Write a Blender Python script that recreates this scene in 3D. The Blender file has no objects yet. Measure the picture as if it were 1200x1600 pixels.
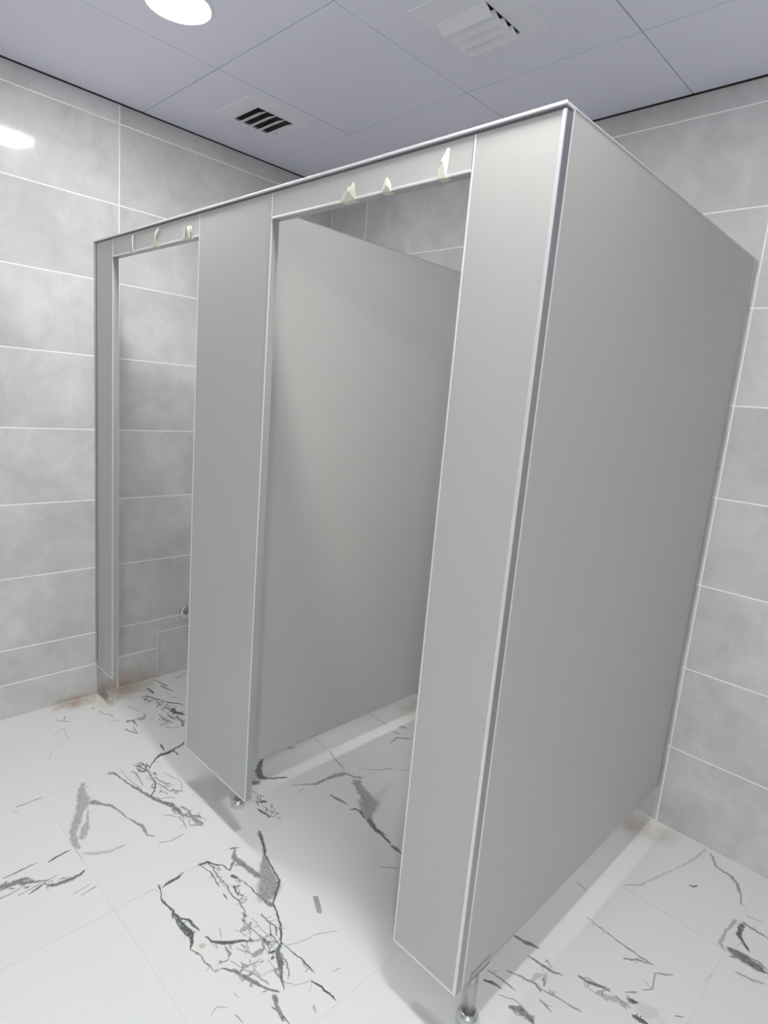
import bpy, bmesh, math, random
import numpy as np
from mathutils import Matrix, Vector, geometry

# ------------------------------------------------------------------ camera
sc = bpy.context.scene
COL = sc.collection
cam_d = bpy.data.cameras.new('camera')
cam = bpy.data.objects.new('camera', cam_d)
COL.objects.link(cam)
RT = Vector((0.70926462, 0.6999409, 0.08382376))
UP = Vector((-0.18874768, 0.07399046, 0.97923425))
FW = Vector((-0.67920395, 0.71035776, -0.18459104))
m = Matrix((RT, UP, -FW)).transposed().to_4x4()
m.translation = Vector((2.65411, -0.98785, 1.43452))
cam.matrix_world = m
cam_d.sensor_fit = 'VERTICAL'
cam_d.sensor_height = 32.0
cam_d.lens = 949.395 / 1600 * 32.0
cam_d.clip_start = 0.02
sc.camera = cam

# ------------------------------------------------------------------ world, exposure, lamps
world = bpy.data.worlds.new('world')
sc.world = world
world.use_nodes = True
world.node_tree.nodes['Background'].inputs[0].default_value = (0.8, 0.85, 1.0, 1)
world.node_tree.nodes['Background'].inputs[1].default_value = 0.05
sc.view_settings.view_transform = 'Standard'
sc.view_settings.look = 'None'
sc.view_settings.exposure = 0.15
sc.view_settings.gamma = 1.0
sc.view_settings.use_curve_mapping = False
sc.cycles.max_bounces = 12
sc.cycles.diffuse_bounces = 8
sc.cycles.sample_clamp_indirect = 6

LAMP_W = (185.0, 238.0, 400.0)    # emission strength of the lit diffusers; the one by the left wall is set weaker so that wall is not overlit
LAMP_R = 0.086
LAMPS = [(0.8100, -0.072), (2.09, -0.11), (3.5, -1.9)]  # last lamp is unseen, added to raise the ambient light

# ------------------------------------------------------------------ measures (metres)
C = 2.475        # ceiling
D = 1.2053       # back wall
L = 2.0526       # outer face of the end panel
H = 1.9474       # top of the cubicles
ZB = 0.145       # underside of the panels
T = 0.024        # panel thickness
ROW = 0.3004
XR, YF = 4.2, -2.6   # right wall and the wall behind the photographer
random.seed(7)


# ------------------------------------------------------------------ helpers
def link(name, me, mats, parent=None, loc=(0, 0, 0)):
    o = bpy.data.objects.new(name, me)
    COL.objects.link(o)
    if me is not None:
        for mm in (mats if isinstance(mats, (list, tuple)) else [mats]):
            me.materials.append(mm)
    o.location = loc
    if parent is not None:
        o.parent = parent
    return o


def obj(name, bm, mats, parent=None, smooth=False):
    me = bpy.data.meshes.new(name)
    bm.normal_update()
    bm.to_mesh(me)
    bm.free()
    if smooth:
        for p in me.polygons:
            p.use_smooth = True
    return link(name, me, mats, parent)


def box(bm, x0, y0, z0, x1, y1, z1, mi=0, bev=0.0):
    xs, ys, zs = sorted((x0, x1)), sorted((y0, y1)), sorted((z0, z1))
    v = [bm.verts.new((x, y, z)) for x in xs for y in ys for z in zs]
    fs = []
    for q in ((0, 1, 3, 2), (4, 6, 7, 5), (0, 4, 5, 1), (2, 3, 7, 6), (0, 2, 6, 4), (1, 5, 7, 3)):
        f = bm.faces.new([v[i] for i in q])
        f.material_index = mi
        fs.append(f)
    if bev > 0:
        es = list({e for f in fs for e in f.edges})
        bmesh.ops.bevel(bm, geom=es, offset=bev, segments=1, profile=0.5, affect='EDGES')
    return bm


def nb(*a, **k):
    return box(bmesh.new(), *a, **k)


def lathe(bm, prof, cx, cy, cz, axis='z', seg=40, mi=0):
    """prof: (radius, height) list turned round an axis through (cx, cy, cz)"""
    rings = []
    for r, h in prof:
        ring = []
        for k in range(seg):
            a = 2 * math.pi * k / seg
            u, w = r * math.cos(a), r * math.sin(a)
            p = {'z': (cx + u, cy + w, cz + h), 'x': (cx + h, cy + u, cz + w), 'y': (cx + w, cy + h, cz + u)}[axis]
            ring.append(bm.verts.new(p))
        rings.append(ring)
    for a, b in zip(rings, rings[1:]):
        for k in range(seg):
            f = bm.faces.new((a[k], a[(k + 1) % seg], b[(k + 1) % seg], b[k]))
            f.material_index = mi
            f.smooth = True
    for ring, rev in ((rings[0], True), (rings[-1], False)):
        f = bm.faces.new(list(reversed(ring)) if rev else ring)
        f.material_index = mi
    return bm


def thing(name, label, cat, loc=(0, 0, 0), group=None):
    o = bpy.data.objects.new(name, None)
    COL.objects.link(o)
    o.empty_display_size = 0.05
    o['label'] = label
    o['category'] = cat
    if group:
        o['group'] = group
    return o


def tag(o, label, cat, group=None):
    o['label'] = label
    o['category'] = cat
    if group:
        o['group'] = group
    return o


def structure(o):
    o['kind'] = 'structure'
    return o


# ------------------------------------------------------------------ materials
class NT:
    def __init__(s, name):
        s.m = bpy.data.materials.new(name)
        s.m.use_nodes = True
        s.t = s.m.node_tree
        s.b = s.t.nodes['Principled BSDF']
        s.geo = s.t.nodes.new('ShaderNodeNewGeometry')

    def n(s, typ, **k):
        o = s.t.nodes.new(typ)
        for a, b in k.items():
            setattr(o, a, b)
        return o

    def l(s, a, b):
        s.t.links.new(a, b)

    def setv(s, **k):
        for a, b in k.items():
            s.b.inputs[a.replace('_', ' ')].default_value = b

    def math(s, op, a, b=None, c=None, clamp=False):
        o = s.n('ShaderNodeMath', operation=op)
        o.use_clamp = clamp
        for i, v in enumerate((a, b, c)):
            if v is None:
                continue
            if isinstance(v, (int, float)):
                o.inputs[i].default_value = v
            else:
                s.l(v, o.inputs[i])
        return o.outputs[0]

    def noise(s, scale, detail=4, rough=0.55, vec=None, dist=0.0):
        o = s.n('ShaderNodeTexNoise')
        o.inputs['Scale'].default_value = scale
        o.inputs['Detail'].default_value = detail
        o.inputs['Roughness'].default_value = rough
        o.inputs['Distortion'].default_value = dist
        s.l(vec if vec is not None else s.geo.outputs['Position'], o.inputs['Vector'])
        return o.outputs['Fac']

    def ramp(s, fac, a, b, lo=0.0, hi=1.0):
        o = s.n('ShaderNodeMapRange')
        o.clamp = True
        s.l(fac, o.inputs[0])
        for i, v in zip((1, 2, 3, 4), (a, b, lo, hi)):
            o.inputs[i].default_value = v
        return o.outputs[0]

    def mix(s, fac, a, b, mode='MIX'):
        o = s.n('ShaderNodeMix', data_type='RGBA', blend_type=mode)
        if isinstance(fac, (int, float)):
            o.inputs[0].default_value = fac
        else:
            s.l(fac, o.inputs[0])
        for i, v in ((6, a), (7, b)):
            if isinstance(v, tuple):
                o.inputs[i].default_value = (*v, 1)
            else:
                s.l(v, o.inputs[i])
        return o.outputs[2]

    def spot(s, p, r, nz):
        """1 at point p, falling to 0 at distance r, edge broken up by noise nz"""
        v = s.n('ShaderNodeVectorMath', operation='SUBTRACT')
        s.l(s.geo.outputs['Position'], v.inputs[0])
        v.inputs[1].default_value = p[:3]
        w = s.n('ShaderNodeVectorMath', operation='MULTIPLY')
        s.l(v.outputs[0], w.inputs[0])
        w.inputs[1].default_value = p[3] if len(p) > 3 else (1, 1, 1)
        q = s.n('ShaderNodeVectorMath', operation='LENGTH')
        s.l(w.outputs[0], q.inputs[0])
        d = s.math('ADD', q.outputs['Value'], s.math('MULTIPLY', s.math('SUBTRACT', nz, 0.5), -r * 1.3))
        return s.ramp(d, r * 0.15, r, 1.0, 0.0)

    def color(s, c):
        s.l(c, s.b.inputs['Base Color'])

    def bump(s, h, strength, dist):
        o = s.n('ShaderNodeBump')
        o.inputs['Strength'].default_value = strength
        o.inputs['Distance'].default_value = dist
        s.l(h, o.inputs['Height'])
        s.l(o.outputs[0], s.b.inputs['Normal'])


def plain(name, col, rough=0.4, metal=0.0, spec=0.5, grain=0.03, gscale=60):
    t = NT(name)
    nz = t.noise(gscale, 3)
    lo = tuple(c * (1 - grain) for c in col)
    hi = tuple(min(1, c * (1 + grain)) for c in col)
    t.color(t.mix(nz, lo, hi))
    t.setv(Roughness=rough, Metallic=metal)
    t.b.inputs['Specular IOR Level'].default_value = spec
    return t


def wall_material():
    t = NT('wall_tile_stone')
    info = t.n('ShaderNodeObjectInfo')
    off = t.n('ShaderNodeVectorMath', operation='MULTIPLY_ADD')
    comb = t.n('ShaderNodeCombineXYZ')
    for i in range(3):
        t.l(info.outputs['Random'], comb.inputs[i])
    t.l(comb.outputs[0], off.inputs[0])
    off.inputs[1].default_value = (7.3, 5.1, 3.7)
    t.l(t.geo.outputs['Position'], off.inputs[2])
    big = t.noise(2.3, 3, 0.5, off.outputs[0], 0.6)
    mid = t.noise(7.0, 6, 0.62, off.outputs[0], 1.2)
    fine = t.noise(60.0, 4, 0.6, off.outputs[0])
    f = t.math('ADD', t.math('MULTIPLY', big, 0.6), t.math('MULTIPLY', mid, 0.4))
    f = t.ramp(f, 0.34, 0.62)
    base = t.mix(f, WALL_LO, WALL_HI)
    base = t.mix(t.ramp(fine, 0.35, 0.7, 0.0, 0.10), base, (0.42, 0.43, 0.42))
    # smoky smudges that belong to the tile print
    sm = t.math('MULTIPLY', t.ramp(t.noise(3.6, 4, 0.6, off.outputs[0], 0.8), 0.57, 0.74), 0.6)
    base = t.mix(sm, base, (0.50, 0.51, 0.50))
    # rust left where the panels meet the wet floor
    nz = t.noise(22, 5)
    r = t.math('MAXIMUM', t.spot((0.0, 0.12, 0.0, (1, 0.8, 1.5)), 0.17, nz), t.spot((0.0, -0.08, 0.0, (1, 1, 3.5)), 0.12, nz))
    base = t.mix(t.math('MULTIPLY', r, 0.55), base, (0.36, 0.24, 0.17))
    t.color(base)
    t.l(t.ramp(mid, 0.3, 0.7, 0.05, 0.09), t.b.inputs['Roughness'])
    t.b.inputs['Specular IOR Level'].default_value = 0.5
    t.bump(t.noise(9, 3), 0.05, 0.01)
    return t.m


def floor_material():
    t = NT('marble_tile')
    at = t.n('ShaderNodeAttribute', attribute_name='vein')
    nz = t.noise(90, 5, 0.65)
    nb_ = t.noise(260, 3, 0.6)
    v = t.math('MULTIPLY', at.outputs['Fac'], t.ramp(nz, 0.25, 0.6, 0.72, 1.1))
    v = t.math('MULTIPLY', v, t.ramp(nb_, 0.3, 0.6, 0.8, 1.05))
    v = t.math('MULTIPLY', v, 1.0, clamp=True)
    base = t.mix(v, FLOOR_HI, (0.095, 0.10, 0.115))
    # rust and dirt
    nr = t.noise(24, 5, 0.6)
    st = None
    for p, r, a in (((0.02, 0.10, 0, (1.2, 0.75, 1)), 0.15, 0.75), ((0.02, -0.10, 0, (1.5, 0.9, 1)), 0.10, 0.8),
                    ((2.02, 1.12, 0, (1.0, 1.0, 1)), 0.10, 0.5), ((2.10, 1.15, 0, (1, 1, 1)), 0.07, 0.3),
                    ((0.99, 1.12, 0, (1.2, 0.8, 1)), 0.12, 0.4),
                    ((1.46, -0.28, 0, (1, 1, 1)), 0.012, 0.6)):
        q = t.math('MULTIPLY', t.spot(p, r, nr), a)
        st = q if st is None else t.math('MAXIMUM', st, q)
    base = t.mix(st, base, (0.40, 0.27, 0.19))
    t.color(base)
    t.setv(Roughness=0.24)
    t.b.inputs['Specular IOR Level'].default_value = 0.45
    return t.m


def panel_material():
    t = NT('panel_laminate')
    mp = t.n('ShaderNodeMapping')
    mp.inputs['Scale'].default_value = (8, 8, 700)
    t.l(t.geo.outputs['Position'], mp.inputs['Vector'])
    br = t.noise(1.0, 3, 0.5, mp.outputs[0])
    cl = t.noise(2.5, 4, 0.5)
    base = t.mix(br, PANEL_LO, PANEL_HI)
    base = t.mix(t.ramp(cl, 0.3, 0.7, 0.0, 0.15), base, (0.51, 0.53, 0.50))
    # a few dry scuffs
    sc_ = t.ramp(t.noise(26, 3, 0.6, None, 0.3), 0.735, 0.78, 0.0, 0.3)
    base = t.mix(sc_, base, (0.62, 0.62, 0.60))
    t.color(base)
    t.setv(Metallic=0.0)
    t.l(t.ramp(cl, 0.3, 0.7, 0.42, 0.50), t.b.inputs['Roughness'])
    t.b.inputs['Specular IOR Level'].default_value = 0.3
    return t.m


WALL_LO, WALL_HI = (0.49, 0.495, 0.49), (0.66, 0.665, 0.66)
FLOOR_HI = (0.735, 0.755, 0.735)
PANEL_LO, PANEL_HI = (0.49, 0.502, 0.482), (0.54, 0.552, 0.532)
M_WALL = wall_material()
M_FLOOR = floor_material()
M_PANEL = panel_material()
M_GROUT = plain('wall_grout', (0.90, 0.91, 0.90), 0.7, gscale=90).m
M_FGROUT = plain('floor_grout', (0.66, 0.67, 0.65), 0.7, gscale=90).m
M_CEIL = plain('ceiling_panel', (0.80, 0.80, 0.93), 0.55, gscale=180, grain=0.03).m
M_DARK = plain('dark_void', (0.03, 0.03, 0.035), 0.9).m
M_DUCT = plain('duct_inside', (0.16, 0.16, 0.17), 0.8).m
M_GROOVE = plain('groove_shade', (0.16, 0.16, 0.18), 0.6).m
M_ALU = plain('brushed_aluminium', (0.80, 0.80, 0.82), 0.38, metal=0.35, gscale=300).m
M_ALUD = plain('anodised_aluminium', (0.42, 0.42, 0.45), 0.35, metal=0.8, gscale=300).m
M_CHANNEL = plain('channel_grey', (0.44, 0.45, 0.46), 0.4, metal=0.3, gscale=300).m
M_WHITE = plain('white_edging', (0.66, 0.66, 0.65), 0.35, gscale=200).m
M_CHROME = plain('chrome', (0.78, 0.79, 0.80), 0.09, metal=1.0).m
M_STEEL = plain('satin_steel', (0.50, 0.51, 0.50), 0.32, metal=0.7).m
M_VENT = plain('vent_plastic', (0.83, 0.84, 0.90), 0.45).m
M_TAPE = plain('masking_tape', (0.70, 0.70, 0.60), 0.6, grain=0.1, gscale=120).m
M_GLUE = plain('brown_glue', (0.40, 0.33, 0.24), 0.6, grain=0.2, gscale=200).m
M_CHIP = plain('plaster_chip', (0.66, 0.65, 0.56), 0.8, grain=0.25, gscale=140).m
M_GREYT = plain('grey_plastic', (0.36, 0.37, 0.36), 0.45).m
M_LAMPS = []
for w_ in LAMP_W:
    E = NT('lamp_diffuser')
    E.setv(Roughness=0.5)
    E.b.inputs['Base Color'].default_value = (0.9, 0.9, 0.9, 1)
    E.b.inputs['Emission Color'].default_value = (1.0, 0.985, 0.97, 1)
    E.b.inputs['Emission Strength'].default_value = w_
    M_LAMPS.append(E.m)


# ------------------------------------------------------------------ tiled walls
def slab(bm, f, u0, u1, v0, v1, ch=0.0012, th=0.008):
    """chamfered slab; f(u, v, d) -> point, d = distance out of the wall (0 = tile face)"""
    rings = []
    for ins, d in ((0, -th), (0, -ch), (ch, 0)):
        rings.append([bm.verts.new(f(u, v, d)) for u, v in
                      ((u0 + ins, v0 + ins), (u1 - ins, v0 + ins), (u1 - ins, v1 - ins), (u0 + ins, v1 - ins))])
    for a, b in zip(rings, rings[1:]):
        for k in range(4):
            bm.faces.new((a[k], a[(k + 1) % 4], b[(k + 1) % 4], b[k]))
    bm.faces.new(rings[-1])
    bm.faces.new(list(reversed(rings[0])))
    bmesh.ops.recalc_face_normals(bm, faces=bm.faces[:])


def cuts(a, b, first, step):
    k = math.ceil((a - first) / step - 1e-6)
    out = [a]
    while first + k * step < b - 1e-6:
        if first + k * step > a + 0.005:
            out.append(first + k * step)
        k += 1
    return out + [b]


G = 0.0016      # half the joint width


def tiled_wall(name, f, u0, u1, first, back, special=None):
    w = structure(obj(name, back, M_GROUT))
    us = cuts(u0, u1, first, 0.9)
    zs = [k * ROW for k in range(9)] + [C + 0.01]
    for i in range(len(us) - 1):
        for k in range(len(zs) - 1):
            cells = [(us[i], us[i + 1], zs[k], zs[k + 1])]
            if special:
                cells = special(cells[0], k)
            for a, b, c, d in cells:
                bm = bmesh.new()
                slab(bm, f, a + G, b - G, c + (G if c > 0 else 0.001), d - G)
                obj('tile', bm, M_WALL, w)
    return w


def left_special(cell, k):
    a, b, c, d = cell
    if k == 0 and abs(a - 0.097) < 0.01:
        s = 0.288
        e = 0.0013
        return [(a, s + e, 0, 0.154), (a, s + e, 0.154, d), (s - e, b, 0, 0.235), (s - e, b, 0.235, d)]
    if k == 0 and abs(b - 0.097) < 0.01:
        return [(a, b, 0, 0.150), (a, b, 0.150, d)]
    return [cell]


TOP = C + 0.03
tiled_wall('wall_left', lambda u, v, d: (d, u, v), YF, D, 0.097, nb(-0.1, YF - 0.1, -0.05, -0.0007, D + 0.1, TOP), left_special)
tiled_wall('wall_back', lambda u, v, d: (u, D - d, v), 0.0, XR, 0.263, nb(-0.0007, D + 0.0007, -0.05, XR + 0.1, D + 0.1, TOP))
tiled_wall('wall_right', lambda u, v, d: (XR - d, u, v), YF, D, 0.097, nb(XR + 0.0007, YF - 0.1, -0.05, XR + 0.1, D + 0.0007, TOP))
tiled_wall('wall_front', lambda u, v, d: (u, YF + d, v), 0.0, XR, 0.263, nb(-0.0007, YF - 0.1, -0.05, XR + 0.0007, YF - 0.0007, TOP))

# ------------------------------------------------------------------ floor of veined tiles

VEINS = [
(0.8, [1204,-199,2.4,1212,-221,8.1,1214,-258,8.0,1219,-273,3.9]),
(0.8, [1204,-276,4.5,1230,-282,2.8,1259,-294,2.7,1279,-293,4.4]),
(0.75, [1259,-293,2.8,1301,-288,5.5,1348,-287,7.5,1383,-287,9.5,1410,-286,11.4,1435,-296,6.5,1449,-309,2.8]),
(0.7, [1347,-283,3.9,1363,-270,8.3,1392,-267,5.5,1414,-263,4.4]),
(0.7, [1316,-292,2.1,1367,-296,4.2,1401,-296,4.2,1424,-290,3.3]),
(0.6, [1449,-309,2.2,1474,-299,3.1,1516,-296,3.5,1546,-292,3.2,1548,-276,1.8]),
(0.75, [1207,-153,7.1,1214,-125,7.0,1237,-113,4.0,1251,-99,3.0,1285,-92,4.2]),
(0.6, [1209,-150,2.8,1251,-139,3.9,1290,-144,3.6,1322,-148,2.4]),
(0.6, [1207,-126,3.3,1246,-125,3.8,1280,-131,3.1,1318,-129,2.5,1372,-137,3.6,1397,-131,3.6,1438,-138,3.4,1455,-151,4.6]),
(0.7, [1210,-46,4.6,1211,-38,5.6,1221,-21,3.8]),
(0.55, [1219,-35,3.9,1249,-55,13.0,1289,-48,15.6,1338,-42,15.4,1364,-37,21.2]),
(0.6, [1285,-92,4.0,1268,-73,5.5,1257,-59,7.0]),
(0.5, [1204,67,11.1,1251,49,9.4,1293,27,9.2,1330,1,19.2,1369,-18,37.7,1402,-29,55.7,1424,-52,51.1,1437,-72,32.3]),
(0.75, [1205,69,5.5,1251,49,5.4,1302,23,4.0,1360,11,4.0,1411,0,5.0,1450,-44,6.3,1465,-62,5.9,1516,-80,4.6,1559,-102,4.5,1586,-122,4.5]),
(0.6, [1410,-80,5.2,1443,-76,6.4,1465,-73,10.5,1481,-66,5.5]),
(0.6, [1338,-87,2.7,1374,-81,3.3,1410,-80,3.8]),
(0.8, [1306,-99,9.0,1325,-90,9.0]),
(0.7, [1345,-115,6.0,1382,-125,3.5]),
(0.7, [1349,-152,3.6,1372,-154,3.5]),
(0.5, [1476,-158,2.3,1516,-153,3.5,1554,-149,2.8,1582,-145,2.8]),
(0.4, [1468,-136,1.8,1495,-136,1.7,1530,-136,2.3,1558,-134,2.3]),
(0.6, [1476,-110,3.0,1515,-108,3.6,1532,-103,4.6,1563,-118,3.3]),
(0.6, [1517,-110,2.8,1547,-127,2.8,1579,-129,2.8,1597,-128,4.5]),
(0.8, [1441,-260,3.3,1468,-253,5.8,1489,-234,8.8,1504,-211,7.8,1515,-192,6.4,1536,-174,3.7]),
(0.25, [1442,-219,4.3,1474,-232,4.3]),
(0.3, [1473,-192,2.4,1512,-178,3.6]),
(0.5, [1499,-237,3.1,1526,-238,7.3,1533,-248,4.6]),
(0.4, [1524,-217,2.3,1544,-208,2.8,1570,-196,3.4]),
(0.45, [1570,-196,11.2,1571,-177,15.0,1570,-163,8.8]),
(0.65, [1586,-121,4.7,1600,-144,13.3,1624,-153,13.9,1644,-166,10.6,1669,-181,5.2,1695,-192,2.5]),
(0.5, [1586,-141,2.8,1634,-142,3.2,1663,-153,3.2,1679,-169,2.1]),
(0.65, [1588,-119,2.3,1619,-117,3.4,1654,-109,3.9,1689,-109,3.8,1709,-108,2.7]),
(0.75, [1721,-128,2.7,1739,-122,3.7,1773,-116,4.2,1799,-115,2.6]),
(0.6, [1548,-276,2.2,1574,-255,6.5,1600,-247,7.3,1635,-233,7.2,1665,-222,6.2,1692,-204,5.2]),
(0.4, [1544,-249,2.1,1583,-236,3.2,1618,-222,4.2,1660,-212,5.1]),
(0.4, [1600,-216,2.1,1638,-216,2.0]),
(0.6, [1692,-219,7.9,1713,-228,8.7,1736,-233,6.7,1757,-239,3.8]),
(0.6, [1711,-239,2.4,1736,-233,3.8,1771,-231,2.8]),
(0.4, [1603,-176,1.6,1635,-176,2.2,1644,-166,2.3]),
(0.35, [1601,-118,1.9,1618,-74,1.9,1630,-25,2.6,1657,16,2.0]),
(0.4, [1737,-72,2.3,1744,-46,2.3]),
(0.3, [1622,-288,2.4,1642,-285,2.4]),
(0.3, [1635,-355,2.1,1625,-335,3.3,1646,-316,2.5]),
(0.5, [1668,-313,2.3,1698,-309,2.7]),
(0.2, [1203,-313,2.4,1213,-290,2.9,1235,-287,2.9]),
(0.3, [1700,-171,2.2,1721,-128,2.3]),
(0.3, [1773,-163,5.0,1791,-171,5.0]),
(0.38, [608,-273,11.3,657,-295,19.0,706,-306,32.1,758,-338,19.2,800,-363,19.7,841,-387,16.5,891,-397,18.2,917,-393,19.3]),
(0.35, [758,-311,3.1,808,-329,7.3,842,-349,19.5,882,-373,21.3]),
(0.5, [634,-271,4.8,641,-263,3.8]),
(0.5, [728,-286,18.6,760,-264,9.5,783,-245,8.5,818,-236,4.8,872,-230,4.7,910,-218,5.7,939,-208,11.0,994,-213,4.5,1012,-197,3.7]),
(0.35, [858,-403,1.9,932,-403,2.7,971,-405,1.3]),
(0.4, [654,-299,2.7,755,-342,2.6,799,-365,2.7]),
(0.25, [947,-391,8.4,969,-364,10.1,987,-331,10.7,989,-301,7.8,990,-277,3.9]),
(0.6, [903,-593,2.9,902,-554,4.5,900,-527,4.5,901,-505,2.3]),
(0.7, [918,-480,5.1,911,-457,5.3,908,-432,4.7,909,-413,2.4]),
(0.6, [933,-609,15.2,941,-586,15.7,942,-556,13.0,950,-537,4.2]),
(0.6, [932,-597,5.2,955,-560,9.1,974,-530,6.6,988,-504,3.5,985,-476,2.2]),
(0.65, [1016,-414,5.1,1025,-428,8.4,1023,-460,9.9,1021,-491,12.3,1007,-507,8.6]),
(0.6, [993,-510,3.4,1001,-534,6.7,1008,-558,5.3]),
(0.4, [984,-520,3.5,993,-562,4.1,994,-583,4.1]),
(0.4, [975,-620,5.5,976,-595,4.1,968,-564,3.4]),
(0.45, [1096,-412,3.3,1099,-432,3.3,1099,-455,3.3]),
(0.25, [1084,-467,4.0,1081,-439,4.0,1078,-414,2.0]),
(0.6, [607,-183,10.8,610,-170,8.2,652,-162,4.1,712,-151,5.5,757,-140,8.3,802,-129,9.6,838,-121,9.9,872,-107,10.6,902,-90,16.9,941,-85,12.1,971,-88,6.7]),
(0.3, [611,-140,2.5,680,-143,3.1,723,-137,4.2,755,-127,5.9]),
(0.6, [608,-84,4.5,616,-64,5.6,646,-61,4.8,674,-77,7.2,660,-94,6.2,630,-90,3.7]),
(0.5, [644,-115,4.2,665,-105,3.5,696,-106,3.1]),
(0.6, [628,-50,3.2,665,-54,3.1,666,-70,5.2]),
(0.6, [622,-83,3.8,655,-75,5.0,670,-66,3.8]),
(0.6, [668,-68,2.5,711,-72,4.9,758,-77,4.0,792,-96,4.9,819,-122,5.1]),
(0.5, [728,-66,4.5,768,-56,4.5,793,-49,9.4,791,-35,4.7]),
(0.5, [759,-75,3.0,799,-65,4.2,840,-59,4.0]),
(0.5, [661,-110,3.2,706,-111,2.4,748,-120,3.4]),
(0.35, [819,-122,4.8,852,-103,4.5,865,-72,3.7,884,-63,3.1]),
(0.55, [933,-81,4.6,963,-84,6.2,993,-75,7.8,1003,-56,6.8,1021,-40,4.9]),
(0.5, [932,-68,4.2,962,-59,4.9,1000,-66,4.4]),
(0.5, [975,-96,4.5,1016,-99,2.7,1046,-106,2.1]),
(0.5, [1011,-66,10.6,1038,-59,12.2,1054,-52,9.8]),
(0.4, [996,-71,2.7,1034,-90,2.2,1044,-78,6.4,1064,-55,6.4]),
(0.3, [720,-27,3.0,767,-17,3.9,804,-2,3.1,870,-29,2.3]),
(0.4, [940,-133,4.3,950,-114,4.0,977,-101,4.3]),
(0.45, [1045,-201,2.3,1063,-165,3.9,1059,-122,3.8]),
(0.75, [665,-54,2.1,630,-21,4.6,610,9,12.3,614,42,15.6,606,71,10.4,597,108,9.6,581,126,4.7]),
(0.8, [545,44,6.8,595,37,3.4]),
(0.7, [610,65,4.4,653,65,4.4]),
(0.6, [306,11,8.3,308,36,6.4,354,30,3.5]),
(0.5, [359,-18,4.1,396,-2,6.2,414,7,6.2]),
(0.4, [353,17,2.8,412,9,3.4]),
(0.45, [310,39,5.7,326,72,6.4,300,95,5.7]),
(0.5, [325,141,3.3,385,139,5.8,406,156,10.3]),
(0.8, [331,197,12.3,359,211,12.3,389,226,9.9]),
(0.8, [319,207,6.9,335,191,6.9]),
(0.6, [387,188,5.6,426,193,4.7,475,179,4.2]),
(0.18, [237,-262,4.3,207,-208,6.0,288,-215,2.9,345,-295,3.2,397,-318,2.4]),
(0.35, [620,-494,3.1,637,-486,3.1]),
(0.4, [603,-482,4.8,602,-449,4.8,599,-404,3.9]),
(0.5, [117,-172,4.1,142,-184,3.4]),
(0.3, [124,-208,6.2,174,-164,6.2]),
(0.9, [66,199,3.7,100,205,9.2,141,206,7.6]),
(0.6, [16,262,4.6,49,275,5.6,89,280,7.9,112,286,5.6]),
(0.6, [88,262,4.2,125,272,8.1,173,282,3.9]),
(0.6, [136,145,5.5,143,166,10.5,166,179,8.7,197,191,7.2,224,206,5.9,257,221,9.3,299,256,6.1,324,261,3.7]),
(0.5, [149,164,2.6,183,157,5.6,210,172,7.3]),
(0.55, [191,190,3.6,234,183,4.6,265,181,6.7]),
(0.4, [270,188,4.2,319,191,7.3]),
(0.7, [338,195,4.4,315,213,11.6,340,212,3.8]),
(0.85, [355,197,10.9,372,213,10.5,393,225,5.6]),
(0.6, [303,15,11.1,306,32,5.4,362,30,3.4]),
(0.45, [353,-18,2.7,390,-6,5.5,418,6,6.7]),
(0.5, [371,6,2.9,398,11,2.5,417,6,2.2]),
(0.3, [192,68,6.8,217,81,4.5,254,82,2.4]),
(0.4, [283,94,4.0,309,89,6.3,317,67,16.2,298,54,6.9]),
(0.3, [337,100,3.4,379,110,4.4]),
(0.5, [335,143,2.4,370,144,3.7,408,143,4.3,421,153,9.4,418,162,3.7]),
(0.6, [345,170,3.9,380,170,6.5,406,178,6.1]),
(0.6, [380,196,3.6,425,191,6.5,456,193,5.0]),
(0.75, [460,179,6.9,477,177,5.1]),
(0.3, [406,114,19.6,422,123,13.0]),
(0.35, [438,119,6.8,459,134,4.6,467,169,4.6]),
(0.4, [54,351,6.2,60,368,7.1,45,401,6.1,38,418,6.2]),
(0.3, [186,252,2.6,245,264,4.7,246,288,3.4]),
(0.4, [149,-45,2.5,194,-38,4.9,201,-22,4.7,242,-21,3.6]),
(0.3, [268,-43,5.9,265,-22,4.8,280,-8,2.9]),
(0.7, [117,-61,8.4,117,-51,6.7]),
(0.42, [1213,497,30.1,1250,483,27.2,1297,468,32.4,1328,450,52.2,1355,416,39.8,1390,393,17.3]),
(0.5, [1216,486,5.5,1272,466,5.3,1314,447,6.0,1347,419,3.4]),
(0.65, [1390,393,15.7,1435,373,12.6,1465,374,12.0,1500,369,8.9,1519,364,6.1]),
(0.5, [1463,383,3.5,1488,384,3.5]),
(0.6, [1526,361,8.1,1550,362,10.5,1572,361,9.0]),
(0.5, [1208,371,7.9,1241,377,11.1,1282,386,9.5]),
(0.6, [1312,375,6.5,1319,391,6.8,1339,396,9.6,1381,383,7.6]),
(0.45, [1075,301,2.8,1107,344,5.7,1123,369,9.0,1127,420,12.1,1131,464,20.3,1146,500,17.5]),
(0.3, [1121,284,2.3,1116,322,3.9]),
(0.45, [1148,503,7.4,1180,511,9.7,1205,534,10.0]),
(0.25, [1161,563,3.1,1218,630,6.2,1225,655,8.3,1253,676,3.2,1290,711,6.3]),
(0.65, [874,304,9.3,905,268,16.4,937,243,20.2,967,234,15.9,989,254,9.7,1030,313,5.9]),
(0.5, [973,187,18.9,987,213,13.3]),
(0.6, [1070,144,4.7,1098,138,2.9]),
(0.7, [1082,159,10.3,1095,174,8.6]),
(0.7, [1105,127,3.9,1122,128,6.8,1150,136,6.5,1168,133,4.7]),
(0.5, [1168,133,2.4,1157,151,2.4]),
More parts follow.
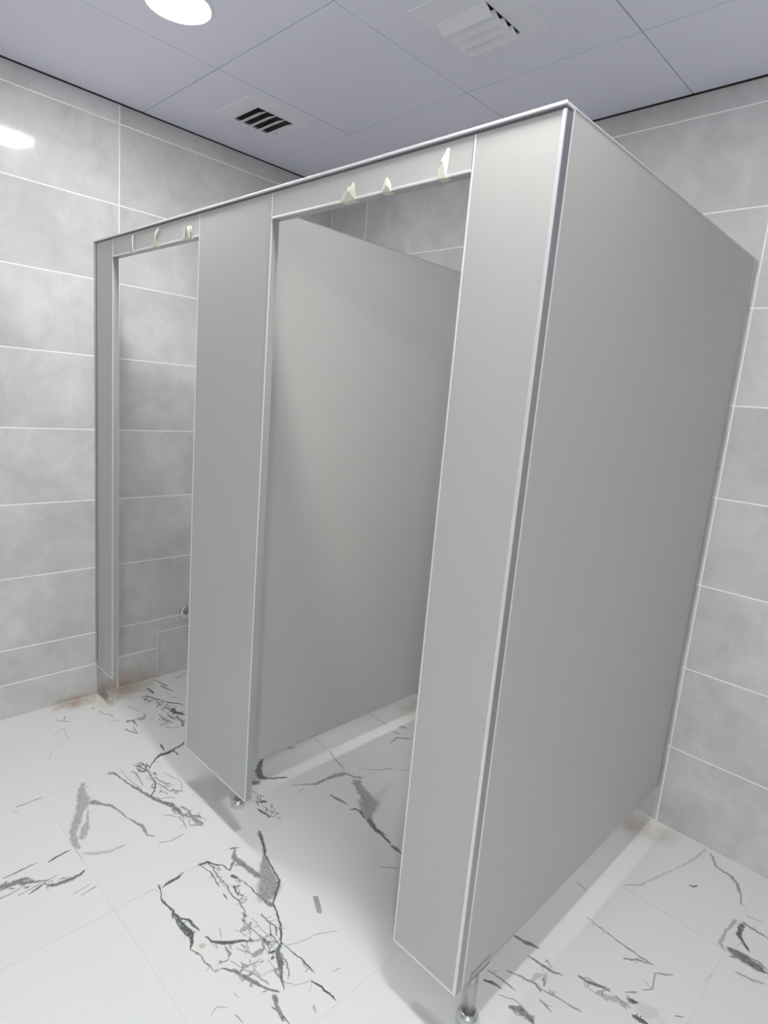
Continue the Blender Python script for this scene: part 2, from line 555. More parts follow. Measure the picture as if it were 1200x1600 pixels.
(0.5, [1185,154,4.6,1197,162,6.1]),
(0.3, [1008,165,2.9,1048,172,3.8,1070,184,3.3]),
(0.5, [1040,922,7.9,1069,933,10.5]),
(0.5, [1107,790,3.3,1094,844,6.8,1140,887,6.3]),
(0.4, [1055,865,6.1,1085,873,6.1]),
(0.5, [994,548,3.0,1056,529,3.8,1125,515,3.8]),
(0.35, [887,890,3.3,1000,880,3.2]),
(0.3, [892,560,2.6,973,549,2.5]),
(0.5, [1566,265,2.0,1611,313,2.0]),
(0.6, [873,429,4.6,888,454,5.7]),
(0.6, [1987,378,7.6,2019,383,9.3,2052,396,11.0]),
(0.6, [2046,352,3.6,2080,356,5.3,2109,360,7.0,2140,373,3.4]),
(0.5, [2086,380,5.1,2108,370,4.2]),
(0.5, [1999,234,3.3,2035,241,4.1,2078,242,3.2]),
(0.7, [2007,204,6.2,2025,214,7.9,2051,218,4.8]),
(0.5, [2031,272,3.3,2063,285,4.1,2103,297,6.7,2123,288,6.3]),
(0.25, [2094,298,2.4,2091,317,12.6,2103,336,9.8]),
(0.45, [2113,293,4.1,2152,305,4.8,2178,310,4.0,2217,318,6.3]),
(0.5, [2132,267,4.8,2168,262,3.9]),
(0.6, [2090,194,7.1,2111,208,14.9,2134,209,13.6,2152,203,10.3]),
(0.4, [2055,200,2.2,2090,219,3.1,2112,219,3.1]),
(0.65, [2166,403,4.5,2188,405,8.7,2205,414,8.3,2223,423,6.9,2243,425,3.5]),
(0.3, [2240,401,15.1,2266,420,11.9,2291,412,6.7]),
(0.5, [2257,425,3.5,2286,422,5.2]),
(0.75, [2285,441,11.2,2302,450,9.6]),
(0.4, [2269,454,3.5,2290,479,5.7]),
(0.8, [2309,408,8.3,2324,410,9.8,2342,415,8.0]),
(0.12, [2324,444,37.7,2345,458,30.1]),
(0.55, [2297,495,2.1,2313,516,2.8,2307,542,3.0,2300,568,3.3,2336,601,4.0]),
(0.5, [2226,547,3.3,2251,573,5.3,2285,588,3.8]),
(0.45, [2093,597,2.2,2160,592,4.2,2208,589,5.2,2254,586,5.1,2288,591,4.0]),
(0.4, [2011,699,3.5,2046,691,3.5]),
(0.7, [2255,972,5.3,2266,976,7.4,2273,993,3.4]),
(0.22, [2236,1192,6.5,2225,1103,6.6,2198,1007,4.3,2149,846,7.1,2115,805,4.2]),
(0.5, [2255,1186,4.0,2288,1132,6.3,2334,1125,9.9,2359,1104,10.1,2382,1057,4.8,2393,1015,2.9]),
(0.5, [2418,946,10.1,2437,942,7.6,2467,943,7.5,2482,940,7.4]),
(0.3, [2416,982,3.8,2456,993,5.0]),
(0.7, [2418,934,9.8,2419,887,14.0,2437,868,7.6,2457,845,4.5]),
(0.65, [2415,810,13.6,2445,813,29.5,2472,808,29.1,2492,806,15.4,2510,810,8.6]),
(0.5, [2436,821,6.7,2480,829,6.8,2508,819,6.5]),
(0.35, [2449,745,4.2,2480,751,7.9,2514,767,4.7]),
(0.35, [2398,939,8.9,2388,871,6.1,2390,813,9.4,2410,791,5.4]),
(0.15, [2398,647,1.7,2405,689,4.5]),
(0.5, [2379,487,2.8,2396,502,3.5]),
]
# fields of fine crackle: start, end, half width, number of knots, strength
CRACKLE = [
(1.265, -0.063, 1.501, -0.17, 0.015, 34, 0.55),
(1.477, -0.168, 1.6, -0.144, 0.023, 26, 0.55),
(1.517, -0.239, 1.672, -0.202, 0.037, 46, 0.5),
(1.539, -0.136, 1.679, -0.178, 0.012, 26, 0.7),
(1.308, -0.291, 1.416, -0.28, 0.009, 26, 0.75),
(1.231, -0.117, 1.362, -0.137, 0.013, 12, 0.5),
(0.614, -0.076, 0.682, -0.075, 0.019, 16, 0.7),
(0.686, -0.07, 0.847, -0.088, 0.021, 22, 0.55),
(0.918, -0.086, 1.054, -0.052, 0.023, 38, 0.6),
(0.772, -0.059, 0.866, -0.034, 0.017, 16, 0.5),
(0.148, 0.155, 0.316, 0.193, 0.031, 34, 0.5),
(0.28, 0.201, 0.456, 0.193, 0.036, 34, 0.5),
(0.351, 0.132, 0.434, 0.151, 0.017, 14, 0.4),
(0.933, -0.605, 0.973, -0.534, 0.018, 34, 0.5),
(1.003, -0.522, 1.028, -0.444, 0.014, 20, 0.5),
(1.027, 0.159, 1.187, 0.156, 0.021, 24, 0.55),
(2.075, 0.344, 2.153, 0.302, 0.013, 14, 0.45),
(2.088, 0.197, 2.149, 0.207, 0.012, 12, 0.5),
(2.178, 0.395, 2.309, 0.448, 0.019, 20, 0.45),
(2.42, 0.803, 2.505, 0.804, 0.018, 20, 0.6),
(0.872, 0.276, 0.99, 0.232, 0.015, 14, 0.6),
(2.407, 0.935, 2.444, 0.843, 0.015, 10, 0.5),
]


def rough_lines(strength, row, seed):
    """resample a traced vein every few millimetres and break its edge, metres"""
    rnd = random.Random(seed)
    pts = [(row[i] / 1000, row[i + 1] / 1000, row[i + 2] / 1000) for i in range(0, len(row), 3)]
    out = []
    for (x0, y0, w0), (x1, y1, w1) in zip(pts, pts[1:]):
        d = math.hypot(x1 - x0, y1 - y0)
        n = max(1, int(d / 0.009))
        for k in range(n):
            t = k / n
            j = 0.0 if k == 0 else min(0.0022, d * 0.06)
            out.append((x0 + (x1 - x0) * t + rnd.uniform(-j, j), y0 + (y1 - y0) * t + rnd.uniform(-j, j),
                        max(0.0013, (w0 + (w1 - w0) * t) * 0.68 * rnd.uniform(0.7, 1.3))))
    x, y, w = pts[-1]
    out.append((x, y, max(0.0008, w * 0.3)))
    return out


LINES = [(min(1.0, s * 1.35), rough_lines(s, r, i)) for i, (s, r) in enumerate(VEINS)]
# hair-thin side cracks that leave the stronger veins
rnd_ = random.Random(11)
for s, ln in list(LINES):
    if s < 0.6 or max(p[2] for p in ln) > 0.012:
        continue
    for a, b in zip(ln, ln[2:]):
        if rnd_.random() > 0.16:
            continue
        an = math.atan2(b[1] - a[1], b[0] - a[0]) + rnd_.choice((-1, 1)) * rnd_.uniform(0.3, 1.2)
        x, y, w = a[0], a[1], rnd_.uniform(0.0011, 0.0019)
        br = [(x, y, w)]
        for k in range(rnd_.randint(2, 6)):
            an += rnd_.uniform(-0.6, 0.6)
            x += 0.0055 * math.cos(an)
            y += 0.0055 * math.sin(an)
            br.append((x, y, w * (1 - 0.12 * k)))
        LINES.append((s * rnd_.uniform(0.45, 0.9), br))


for x0, y0, x1, y1, hw, n, st in CRACKLE:
    ln_ = math.hypot(x1 - x0, y1 - y0)
    ux, uy = (x1 - x0) / ln_, (y1 - y0) / ln_
    kn = []
    for k in range(n):
        u, w = rnd_.uniform(0, ln_), rnd_.uniform(-1, 1) * hw
        kn.append((x0 + ux * u - uy * w, y0 + uy * u + ux * w))
    done = set()
    for k, a in enumerate(kn):
        near = sorted(range(n), key=lambda i: (kn[i][0] - a[0]) ** 2 + (kn[i][1] - a[1]) ** 2)[1:4]
        for i in near[:rnd_.choice((2, 2, 3))]:
            if (i, k) in done or (k, i) in done:
                continue
            done.add((k, i))
            b = kn[i]
            w = rnd_.uniform(0.0008, 0.0019) if rnd_.random() < 0.7 else rnd_.uniform(0.0022, 0.0048)
            dx, dy = b[0] - a[0], b[1] - a[1]
            j = rnd_.uniform(-0.16, 0.16)
            LINES.append((min(1, st * rnd_.uniform(0.7, 1.5)), [(a[0], a[1], w * 0.6), (a[0] + dx * 0.35 - dy * j, a[1] + dy * 0.35 + dx * j, w),
                          (a[0] + dx * 0.7 - dy * j * 0.7, a[1] + dy * 0.7 + dx * j * 0.7, w * 1.1), (b[0], b[1], w * 0.6)]))


def clip(p, q, r):
    x0, y0, x1, y1 = r
    t0, t1 = 0.0, 1.0
    dx, dy = q[0] - p[0], q[1] - p[1]
    for a, b in ((-dx, p[0] - x0), (dx, x1 - p[0]), (-dy, p[1] - y0), (dy, y1 - p[1])):
        if abs(a) < 1e-12:
            if b < 0:
                return None
        else:
            t = b / a
            if a < 0:
                t0 = max(t0, t)
            else:
                t1 = min(t1, t)
    if t1 - t0 < 1e-4:
        return None
    return (p[0] + dx * t0, p[1] + dy * t0), (p[0] + dx * t1, p[1] + dy * t1)


def floor_tile(x0, y0, x1, y1, parent):
    verts = [Vector(p) for p in ((x0, y0), (x1, y0), (x1, y1), (x0, y1))]
    edges = [(0, 1), (1, 2), (2, 3), (3, 0)]
    e = 0.0002
    rect = (x0 + e, y0 + e, x1 - e, y1 - e)
    segs = []
    for s, ln in LINES:
        if max(p[0] for p in ln) < x0 - 0.03 or min(p[0] for p in ln) > x1 + 0.03 or \
           max(p[1] for p in ln) < y0 - 0.03 or min(p[1] for p in ln) > y1 + 0.03:
            continue
        for p, q in zip(ln, ln[1:]):
            segs.append((p, q, s))
        nrm = []
        for i in range(len(ln)):
            a, b = ln[max(0, i - 1)], ln[min(len(ln) - 1, i + 1)]
            dx, dy = b[0] - a[0], b[1] - a[1]
            d = math.hypot(dx, dy) or 1
            nrm.append((-dy / d, dx / d))
        for e_, o_ in ((0, 1), (-1, -2)):      # pointed caps, so that the colour ends with the vein
            a, b = ln[e_], ln[o_]
            d = math.hypot(a[0] - b[0], a[1] - b[1]) or 1
            w = a[2] * 1.12
            cap = (a[0] + (a[0] - b[0]) / d * w * 1.1, a[1] + (a[1] - b[1]) / d * w * 1.1)
            for k in (-1, 1):
                c = clip((a[0] + nrm[e_][0] * w * k, a[1] + nrm[e_][1] * w * k), cap, rect)
                if c and math.hypot(c[0][0] - c[1][0], c[0][1] - c[1][1]) > 1e-4:
                    i = len(verts)
                    verts += [Vector(c[0]), Vector(c[1])]
                    edges.append((i, i + 1))
        for k in (-1.12, -0.6, 0.0, 0.6, 1.12):
            pl = [(p[0] + n[0] * p[2] * k, p[1] + n[1] * p[2] * k) for p, n in zip(ln, nrm)]
            for p, q in zip(pl, pl[1:]):
                c = clip(p, q, rect)
                if c and math.hypot(c[0][0] - c[1][0], c[0][1] - c[1][1]) > 2e-4:
                    i = len(verts)
                    verts += [Vector(c[0]), Vector(c[1])]
                    edges.append((i, i + 1))
    if segs:                                   # loose points keep the colour from smearing across long triangles
        S = np.array([p[:2] for p, q, s in segs])
        g = 0.013
        for a in range(int((x1 - x0) / g)):
            for b in range(int((y1 - y0) / g)):
                x, y = x0 + (a + 0.5) * g, y0 + (b + 0.5) * g
                if np.min(np.abs(S[:, 0] - x) + np.abs(S[:, 1] - y)) < 0.03:
                    verts.append(Vector((x, y)))
        for k in range(1, 60):
            verts += [Vector((x0, y0 + (y1 - y0) * k / 60)), Vector((x1, y0 + (y1 - y0) * k / 60)),
                      Vector((x0 + (x1 - x0) * k / 60, y0)), Vector((x0 + (x1 - x0) * k / 60, y1))]
    vs, es, fs, *_ = geometry.delaunay_2d_cdt(verts, edges, [[0, 1, 2, 3]], 1, 2e-5)
    # how much vein lies under each vertex
    val = [0.0] * len(vs)
    if segs:
        V = np.array([(v.x, v.y) for v in vs])
        best = np.zeros(len(V))
        for p, q, s in segs:
            r = 0.004 + max(p[2], q[2])
            idx = np.nonzero((V[:, 0] > min(p[0], q[0]) - r) & (V[:, 0] < max(p[0], q[0]) + r)
                             & (V[:, 1] > min(p[1], q[1]) - r) & (V[:, 1] < max(p[1], q[1]) + r))[0]
            if not len(idx):
                continue
            P = V[idx]
            dx, dy = q[0] - p[0], q[1] - p[1]
            dd = dx * dx + dy * dy or 1e-12
            t = np.clip(((P[:, 0] - p[0]) * dx + (P[:, 1] - p[1]) * dy) / dd, 0, 1)
            d = np.hypot(P[:, 0] - p[0] - dx * t, P[:, 1] - p[1] - dy * t) / (p[2] + (q[2] - p[2]) * t)
            best[idx] = np.maximum(best[idx], s * np.clip((1 - d) / 0.35, 0, 1))
        val = best.tolist()
    me = bpy.data.meshes.new('tile')
    n = len(vs)
    co = [(v.x, v.y, 0.0) for v in vs] + [(x0, y0, -0.008), (x1, y0, -0.008), (x1, y1, -0.008), (x0, y1, -0.008)]
    fl = [tuple(f) for f in fs]
    near = [min(range(n), key=lambda i: (vs[i].x - a) ** 2 + (vs[i].y - b) ** 2) for a, b in ((x0, y0), (x1, y0), (x1, y1), (x0, y1))]
    for k in range(4):
        j = (k + 1) % 4
        fl.append((near[k], n + k, n + j, near[j]))
    me.from_pydata(co, [], fl)
    at = me.attributes.new('vein', 'FLOAT', 'POINT')
    at.data.foreach_set('value', val + [0.0] * 4)
    me.update()
    return link('tile', me, M_FLOOR, parent)


floor = structure(obj('floor', nb(-0.1, YF - 0.1, -0.06, XR + 0.1, D + 0.1, -0.0007), M_FGROUT))
FG = 0.0005
fx = cuts(0.0, XR, 0.607, 0.6)
fy = cuts(YF, D, -0.404, 1.2)
for i in range(len(fx) - 1):
    for j in range(len(fy) - 1):
        floor_tile(fx[i] + FG, fy[j] + FG, fx[i + 1] - FG, fy[j + 1] - FG, floor)

# white sealant bead in the back left corner
obj('sealant_bead', nb(0.0002, D - 0.0026, 0.0004, 0.0026, D - 0.0002, C - 0.004, bev=0.0008), M_GROUT, bpy.data.objects['wall_back'])

# ------------------------------------------------------------------ ceiling of 600 mm panels
ceiling = structure(obj('ceiling', nb(-0.1, YF - 0.1, C + 0.14, XR + 0.1, D + 0.1, C + 0.2), M_DARK))
VENTS = [(0.397, 0.496), (1.454, 0.480)]
cx_ = cuts(0.0, XR, 0.5771, 0.6)
cy_ = cuts(YF, D, 0.1887, 0.6)
for i in range(len(cx_) - 1):
    for j in range(len(cy_) - 1):
        a, b, c, d = cx_[i], cx_[i + 1], cy_[j], cy_[j + 1]
        x0 = a + (0.008 if i == 0 else 0.0014)
        x1 = b - (0.008 if i == len(cx_) - 2 else 0.0014)
        y0 = c + (0.008 if j == 0 else 0.0014)
        y1 = d - (0.008 if j == len(cy_) - 2 else 0.0014)
        bm = bmesh.new()
        v = [q for q in VENTS if a < q[0] < b and c < q[1] < d]
        if v:
            hx, hy = v[0]
            g = 0.125
            box(bm, x0, y0, C, hx - g, y1, C + 0.008)
            box(bm, hx + g, y0, C, x1, y1, C + 0.008)
            box(bm, hx - g, y0, C, hx + g, hy - g, C + 0.008)
            box(bm, hx - g, hy + g, C, hx + g, y1, C + 0.008)
        else:
            box(bm, x0, y0, C, x1, y1, C + 0.008, bev=0.0008)
        obj('ceiling_panel', bm, M_CEIL, ceiling)
# a grid of runners above the panels closes the joints with darkness
bm = bmesh.new()
for a in cx_[1:-1]:
    box(bm, a - 0.012, YF, C + 0.0085, a + 0.012, D, C + 0.03)
for b in cy_[1:-1]:
    for k in range(len(cx_) - 1):
        box(bm, cx_[k] + 0.012, b - 0.012, C + 0.0085, cx_[k + 1] - 0.012, b + 0.012, C + 0.03)
obj('ceiling_runner', bm, M_DARK, ceiling)


# ------------------------------------------------------------------ air vents
def vent(label, cx, cy, ox, oy, way):
    """square plate with four pressed louvres; way = +1: mouths open towards -y, -1: towards +y"""
    t = thing('ceiling_vent', label, 'vent')
    h, hole, z = 0.14, 0.085, C - 0.0035
    sq = ((-1, -1), (1, -1), (1, 1), (-1, 1))
    bm = bmesh.new()
    hx, hy = cx + ox, cy + oy
    o = [bm.verts.new((cx + sx * h, cy + sy * h, C)) for sx, sy in sq]
    p = [bm.verts.new((cx + sx * (h - 0.0015), cy + sy * (h - 0.0015), z)) for sx, sy in sq]
    q = [bm.verts.new((hx + sx * hole, hy + sy * hole, z)) for sx, sy in sq]
    r = [bm.verts.new((hx + sx * hole, hy + sy * hole, C + 0.003)) for sx, sy in sq]
    for A, B_ in ((o, p), (p, q), (q, r)):
        for k in range(4):
            bm.faces.new((A[k], A[(k + 1) % 4], B_[(k + 1) % 4], B_[k]))
    bmesh.ops.recalc_face_normals(bm, faces=bm.faces[:])
    obj('frame', bm, M_VENT, t)
    bm = bmesh.new()                                   # dark duct above the plate, open downwards
    a = [bm.verts.new((hx + sx * (hole + 0.001), hy + sy * (hole + 0.001), C + 0.0005)) for sx, sy in sq]
    b = [bm.verts.new((hx + sx * (hole + 0.001), hy + sy * (hole + 0.001), C + 0.10)) for sx, sy in sq]
    for k in range(4):
        bm.faces.new((a[k], a[(k + 1) % 4], b[(k + 1) % 4], b[k]))
    bm.faces.new(b)
    obj('duct', bm, M_DUCT, t)
    pitch = 2 * hole / 4
    for k in range(4):
        y_h = hy + way * (hole - k * pitch) - way * 0.0005   # hinge line
        y_m = y_h - way * (pitch - 0.006)                    # mouth line
        bm = bmesh.new()
        vs = []
        for X in (hx - hole + 0.001, hx + hole - 0.001):
            for yy, zz in ((y_h, z), (y_m, z - 0.017), (y_m, z - 0.0152), (y_h, z + 0.0018)):
                vs.append(bm.verts.new((X, yy, zz)))
        for f in ((0, 1, 2, 3), (7, 6, 5, 4), (0, 4, 5, 1), (1, 5, 6, 2), (2, 6, 7, 3), (3, 7, 4, 0)):
            bm.faces.new([vs[i] for i in f])
        bmesh.ops.recalc_face_normals(bm, faces=bm.faces[:])
        obj('louvre', bm, M_VENT, t)
    for dx, dy in ((-0.105, -0.035), (-0.075, 0.115)):
        obj('screw', lathe(bmesh.new(), [(0.0035, 0.0), (0.0035, -0.001), (0.002, -0.0018)], cx + dx, cy + dy, z, seg=14), M_ALUD, t)
    return t


vent('square ceiling vent with dark open slots, near the left wall', *VENTS[0], -0.022, 0.018, 1)
vent('square ceiling vent with closed-looking pale louvres, above the right cubicle', *VENTS[1], -0.028, 0.030, -1)

# dark strip standing in for the shade where panels stop short of the walls
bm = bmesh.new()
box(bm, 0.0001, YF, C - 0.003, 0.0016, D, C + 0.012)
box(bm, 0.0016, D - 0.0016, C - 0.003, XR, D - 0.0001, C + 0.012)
obj('edge_gap_shade', bm, M_DARK, ceiling)


# ------------------------------------------------------------------ round downlights
def downlight(label, x, y, mat, group=None):
    t = thing('ceiling_light', label, 'ceiling light', group=group)
    ring = lathe(bmesh.new(), [(LAMP_R + 0.012, 0.0), (LAMP_R + 0.012, -0.003), (LAMP_R + 0.008, -0.007), (LAMP_R + 0.001, -0.008),
                               (LAMP_R + 0.001, -0.001)], x, y, C, seg=64)
    obj('trim_ring', ring, M_VENT, t)
    obj('diffuser', lathe(bmesh.new(), [(LAMP_R, -0.0012), (LAMP_R, -0.006), (LAMP_R - 0.006, -0.0085)], x, y, C, seg=64), mat, t)
    return t


downlight('bright round ceiling light in front of the left cubicle opening, cut off above', *LAMPS[0], M_LAMPS[0])
LAMP_LABELS = dict(zip(LAMPS[1:], ('round ceiling light above the free corner of the cubicles',
    'unseen round ceiling light added deep in the aisle, nearest the right wall')))
for q, mat_ in zip(LAMPS[1:], M_LAMPS[1:]):
    downlight(LAMP_LABELS[q], *q, mat_, group='ceiling lights outside the view')


# ------------------------------------------------------------------ cubicle fronts
def trim_v(name, x0, x1, z0, z1, par, mat=M_ALU, y0=0.0, y1=T):
    o = obj(name, nb(x0, y0, z0, x1, y0 + 0.0032, z1, bev=0.0006), mat, par)        # bright lip on the face
    obj('edge_channel', nb(x0, y0 + 0.0032, z0, x1, y1, z1), M_CHANNEL, par)         # duller channel round the board edge
    return o


EW = 0.0036   # visible width of the edge trims
BT = H - 0.012   # top of the boards, under the head rail


def pilaster(label, x0, x1, left=True, right=True):
    t = thing('pilaster', label, 'partition panel')
    a = x0 + (EW if left else 0)
    b = x1 - (EW if right else 0)
    obj('board', nb(a, 0.0015, ZB + 0.003, b, T - 0.0015, BT), M_PANEL, t)
    if left:
        trim_v('edge_trim', x0, x0 + EW, ZB, BT, t)
    if right:
        trim_v('edge_trim', x1 - EW, x1, ZB, BT, t)
    obj('bottom_trim', nb(a, 0.0, ZB - 0.0005, b, T, ZB + 0.003), M_ALU, t)
    return t


p1 = pilaster('narrow grey front panel against the left tiled wall', 0.0008, 0.177, left=False)
obj('wall_channel', nb(0.0002, -0.003, ZB + 0.02, 0.016, -0.0001, BT, bev=0.0006), M_STEEL, p1)
p2 = pilaster('middle grey front panel between the two door openings', 0.827, 1.211)
p3 = pilaster('right-hand grey front panel ending at the free corner', 1.8618, L - 0.0035, right=False)
# corner post of the right-hand panel: two bright lips with a dark recess between them
bm = bmesh.new()
box(bm, L - 0.0070, -0.0012, ZB, L, 0.0035, BT, bev=0.0006)
obj('corner_trim', bm, M_ALU, p3)
obj('corner_post', nb(L - 0.0035, 0.0035, ZB, L - 0.0004, T, BT), M_ALUD, p3)


def header(label, x0, x1):
    t = thing('header_panel', label, 'partition panel')
    obj('board', nb(x0 + 0.001, 0.0015, 1.8745, x1 - 0.001, T - 0.0015, BT), M_PANEL, t)
    obj('edge_trim', nb(x0, -0.001, 1.8695, x1, 0.003, 1.8745, bev=0.0007), M_ALU, t)
    obj('edge_channel', nb(x0, 0.003, 1.869, x1, T, 1.8745), M_CHANNEL, t)
    return t


h1 = header('short grey header panel over the left door opening', 0.1776, 0.8264)
h2 = header('grey header panel over the right door opening, with tape scraps', 1.2116, 1.8612)

rail = thing('head_rail', 'thin aluminium rail capping the front of both cubicles', 'rail')
obj('cap', nb(0.0008, -0.003, H - 0.006, L, T + 0.002, H, bev=0.001), M_ALU, rail)
obj('shadow_groove', nb(0.0008, 0.0035, H - 0.012, L - 0.004, T - 0.0005, H - 0.006), M_GROOVE, rail)  # dark colour stands in for the shadow line under the cap

# ------------------------------------------------------------------ divider and end panel
dv = thing('divider_panel', 'large grey panel inside, dividing the two cubicles', 'partition panel')
DX0, DX1 = 1.029, 1.051
obj('board', nb(DX0, T + 0.002, ZB + 0.002, DX1, D - 0.012, H - 0.003), M_PANEL, dv)
obj('top_trim', nb(DX0 - 0.0006, T + 0.002, H - 0.003, DX1 + 0.0006, D - 0.012, H, bev=0.0005), M_STEEL, dv)
obj('bottom_trim', nb(DX0 - 0.0006, T + 0.002, ZB - 0.001, DX1 + 0.0006, D - 0.012, ZB + 0.002, bev=0.0005), M_STEEL, dv)
obj('wall_channel', nb(DX0 - 0.003, D - 0.028, ZB, DX1 + 0.003, D - 0.0006, H, bev=0.0008), M_STEEL, dv)

ep = thing('end_panel', 'large grey end panel of the cubicles, facing right', 'partition panel')
EX0, EX1 = L - 0.0235, L - 0.0015
obj('board', nb(EX0, 0.031, ZB + 0.002, EX1, D - 0.022, H - 0.003), M_PANEL, ep)
obj('edge_trim', nb(EX0, T + 0.0006, ZB, EX1 + 0.0012, 0.031, H - 0.001, bev=0.0009), M_ALU, ep)
obj('top_trim', nb(EX0 - 0.0006, 0.031, H - 0.003, EX1 + 0.0008, D - 0.02, H, bev=0.0006), M_ALU, ep)
obj('bottom_trim', nb(EX0 - 0.0006, 0.031, ZB - 0.001, EX1 + 0.0006, D - 0.022, ZB + 0.002, bev=0.0005), M_STEEL, ep)
obj('wall_channel', nb(EX0 - 0.003, D - 0.020, ZB + 0.002, EX1 + 0.0035, D - 0.0006, H - 0.004, bev=0.0008), M_STEEL, ep)
for z in (0.22, 0.75, 1.30, 1.80):
    obj('screw', lathe(bmesh.new(), [(0.0045, 0.0), (0.0045, 0.0016), (0.0025, 0.0026)], EX1 + 0.0034, D - 0.010, z, axis='x', seg=14), M_ALUD, ep)


def support_leg(x, y, parent, k=1.0):
    leg = obj('support_leg', lathe(bmesh.new(), [(0.0135, 0.004), (0.0135, ZB - 0.001)], x, y, 0, seg=36), M_STEEL, parent)
    fl = lathe(bmesh.new(), [(max(0.0139, r_ * k), h_ * k) for r_, h_ in ((0.0285, 0.0), (0.0288, 0.007), (0.0275, 0.016), (0.0240, 0.024), (0.0190, 0.0295), (0.0150, 0.0315),
                             (0.0139, 0.024))], x, y, 0, seg=48)
    f = obj('foot_flange', fl, M_CHROME, leg)
    f['label'] = 'shiny chrome foot flange'
    return leg


support_leg(2.041, 0.088, ep)
bm = bmesh.new()
box(bm, EX0 - 0.0025, 0.060, ZB - 0.004, EX1 + 0.0022, 0.136, ZB - 0.001)
box(bm, EX1 + 0.0007, 0.060, ZB - 0.004, EX1 + 0.0022, 0.136, ZB + 0.014)
box(bm, EX0 - 0.0025, 0.060, ZB - 0.004, EX0 - 0.001, 0.136, ZB + 0.014)
obj('leg_bracket', bm, M_STEEL, ep)
support_leg(1.047, 0.086, dv, 0.86)


# ------------------------------------------------------------------ scraps of tape on the headers
def tape(label, pts, fold=0.012, mat=M_TAPE, y=-0.0022, under=True, seed=1, glue=None):
    """torn piece of tape on the front of a header, wrapped under its lower edge; pts: outline (x, z)"""
    rnd = random.Random(seed)
    t = thing('tape_scrap', label, 'tape', group=None)
    bm = bmesh.new()
    fr = [bm.verts.new((x, y - rnd.uniform(0, 0.0025), z)) for x, z in pts]
    bk = [bm.verts.new((v.co.x, v.co.y + 0.0006, v.co.z)) for v in fr]
    cxm = sum(p[0] for p in pts) / len(pts)
    czm = sum(p[1] for p in pts) / len(pts)
    c0 = bm.verts.new((cxm, y - 0.0035, czm))
    c1 = bm.verts.new((cxm, y - 0.0029, czm))
    n = len(fr)
    for k in range(n):
        j = (k + 1) % n
        bm.faces.new((fr[k], fr[j], c0))
        bm.faces.new((bk[j], bk[k], c1))
        bm.faces.new((fr[j], fr[k], bk[k], bk[j]))
    bmesh.ops.recalc_face_normals(bm, faces=bm.faces[:])
    obj('torn_flap', bm, mat, t)
    if under:
        xs = sorted(p[0] for p in pts)
        z = 1.869
        obj('wrapped_end', nb(xs[0] + 0.001, y, z - 0.0006, xs[-1] - 0.001, fold, z - 0.0001), mat, t)
    if glue:
        bm = bmesh.new()
        a, b = glue
        f1 = [bm.verts.new((a + 0.008 * math.cos(k * 0.7854), y - 0.0040, b + 0.013 * math.sin(k * 0.7854) * (1 + 0.15 * (k % 3)))) for k in range(8)]
        f2 = [bm.verts.new((v.co.x, y - 0.003, v.co.z)) for v in f1]
        bm.faces.new(f1)
        for k in range(8):
            bm.faces.new((f1[k], f1[(k + 1) % 8], f2[(k + 1) % 8], f2[k]))
        bmesh.ops.recalc_face_normals(bm, faces=bm.faces[:])
        g = obj('glue_spot', bm, M_GLUE, t)
        g['label'] = 'brown glue mark'
    return t


B = 1.8690
tape('tall pointed scrap of cream tape at the right end of the right header', [(1.780, B), (1.803, B), (1.8045, 1.898), (1.8055, 1.922), (1.801, 1.9235), (1.793, 1.912), (1.786, 1.903), (1.7885, 1.895), (1.783, 1.888)], 0.014, seed=2)
tape('small curled scrap of cream tape at the middle of the right header', [(1.622, B), (1.6505, B), (1.651, 1.880), (1.645, 1.891), (1.636, 1.899), (1.629, 1.894), (1.626, 1.882)], 0.014, seed=3)
tape('crumpled wide scrap of cream tape on the left half of the right header', [(1.490, B), (1.538, B), (1.535, 1.889), (1.531, 1.903), (1.527, 1.9075), (1.522, 1.897), (1.513, 1.899), (1.508, 1.889), (1.497, 1.892), (1.493, 1.880)], 0.014, seed=4)
tape('brown-stained scrap of cream tape at the right end of the left header', [(0.722, B), (0.779, B), (0.780, 1.879), (0.776, 1.884), (0.792, 1.892), (0.788, 1.904), (0.770, 1.907), (0.742, 1.905), (0.738, 1.885), (0.727, 1.880)], 0.012, seed=5, glue=(0.757, 1.893))
tape('thin white curl of tape on the middle of the left header', [(0.530, B), (0.567, B), (0.556, 1.880), (0.542, 1.893), (0.539, 1.905), (0.562, 1.920), (0.560, 1.927), (0.536, 1.916), (0.528, 1.900)], 0.008, seed=6)
tape('narrow pale strip of tape at the left end of the left header', [(0.347, B), (0.368, B), (0.364, 1.890), (0.364, 1.926), (0.354, 1.927), (0.354, 1.890)], 0.012, M_WHITE, seed=7)

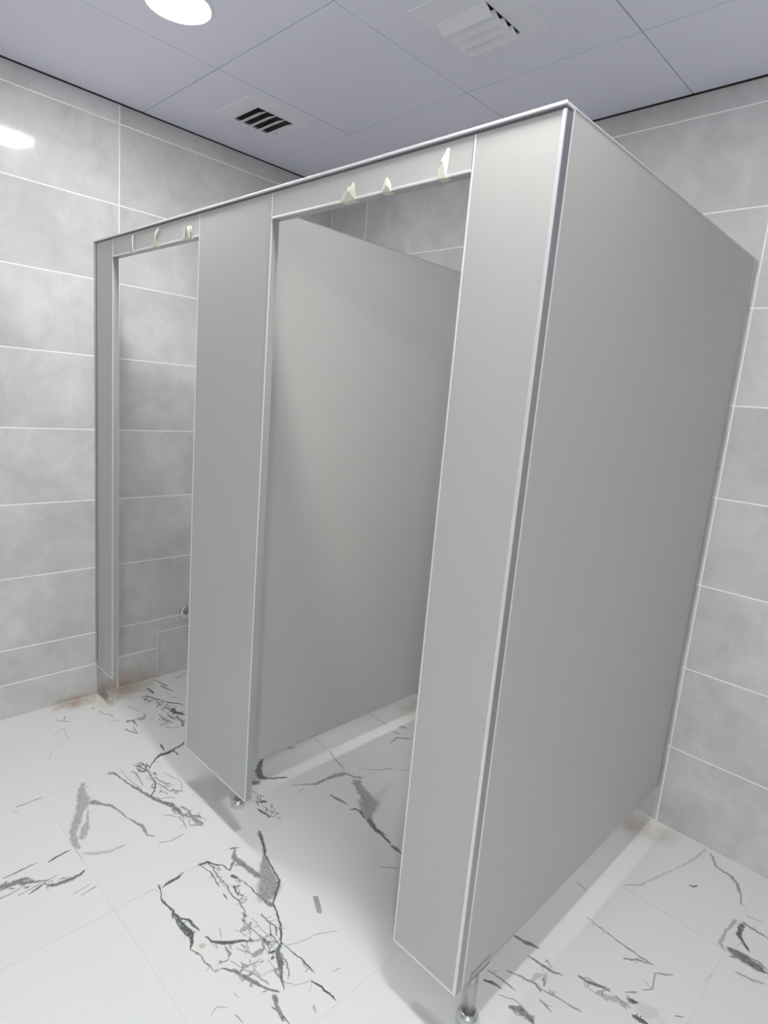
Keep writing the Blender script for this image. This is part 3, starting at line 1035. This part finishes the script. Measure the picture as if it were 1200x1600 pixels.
# ------------------------------------------------------------------ water outlet on the left wall
t = thing('pipe_outlet', 'round chrome pipe outlet low on the left wall, half hidden by the middle front panel', 'pipe')
VY, VZ = 0.430, 0.308
obj('wall_flange', lathe(bmesh.new(), [(0.034, 0.0005), (0.034, 0.004), (0.030, 0.010), (0.020, 0.013), (0.016, 0.013)], 0, VY, VZ, axis='x', seg=48), M_CHROME, t)
obj('nipple', lathe(bmesh.new(), [(0.013, 0.0132), (0.013, 0.034), (0.017, 0.035), (0.017, 0.050), (0.010, 0.050), (0.010, 0.038)], 0, VY, VZ, axis='x', seg=36), M_CHROME, t)


# ------------------------------------------------------------------ scraps on the floor
def chip(name, label, cat, pts, h, mat, group=None, curl=0.0):
    bm = bmesh.new()
    n = len(pts)
    cx = sum(p[0] for p in pts) / n
    cy = sum(p[1] for p in pts) / n
    lo = [bm.verts.new((x, y, 0.0002)) for x, y in pts]
    hi = [bm.verts.new((cx + (x - cx) * 0.86, cy + (y - cy) * 0.86, h * random.uniform(0.7, 1.1) + curl * ((x - cx) ** 2 + (y - cy) ** 2) ** 0.5)) for x, y in pts]
    c = bm.verts.new((cx, cy, h))
    for k in range(n):
        j = (k + 1) % n
        bm.faces.new((lo[k], lo[j], hi[j], hi[k]))
        bm.faces.new((hi[k], hi[j], c))
    bm.faces.new(list(reversed(lo)))
    bmesh.ops.recalc_face_normals(bm, faces=bm.faces[:])
    return tag(obj(name, bm, mat), label, cat, group)


chip('plastic_strip', 'small grey plastic strip lying on the marble floor', 'debris',
     [(1.521, 0.037), (1.529, 0.050), (1.577, 0.025), (1.583, 0.016), (1.573, 0.010)], 0.0012, M_GREYT)
chip('plaster_chip', 'pale plaster chip, left of the two at the foot of the left wall', 'debris',
     [(0.012, -0.004), (0.022, 0.010), (0.070, 0.008), (0.125, 0.004), (0.165, 0.006), (0.150, -0.014), (0.098, -0.018), (0.070, -0.036), (0.040, -0.022)], 0.004, M_CHIP)
chip('plaster_chip', 'pale triangular plaster chip, right of the two at the foot of the left wall', 'debris',
     [(0.014, 0.040), (0.020, 0.058), (0.095, 0.034), (0.085, 0.024), (0.050, 0.030)], 0.009, M_CHIP)
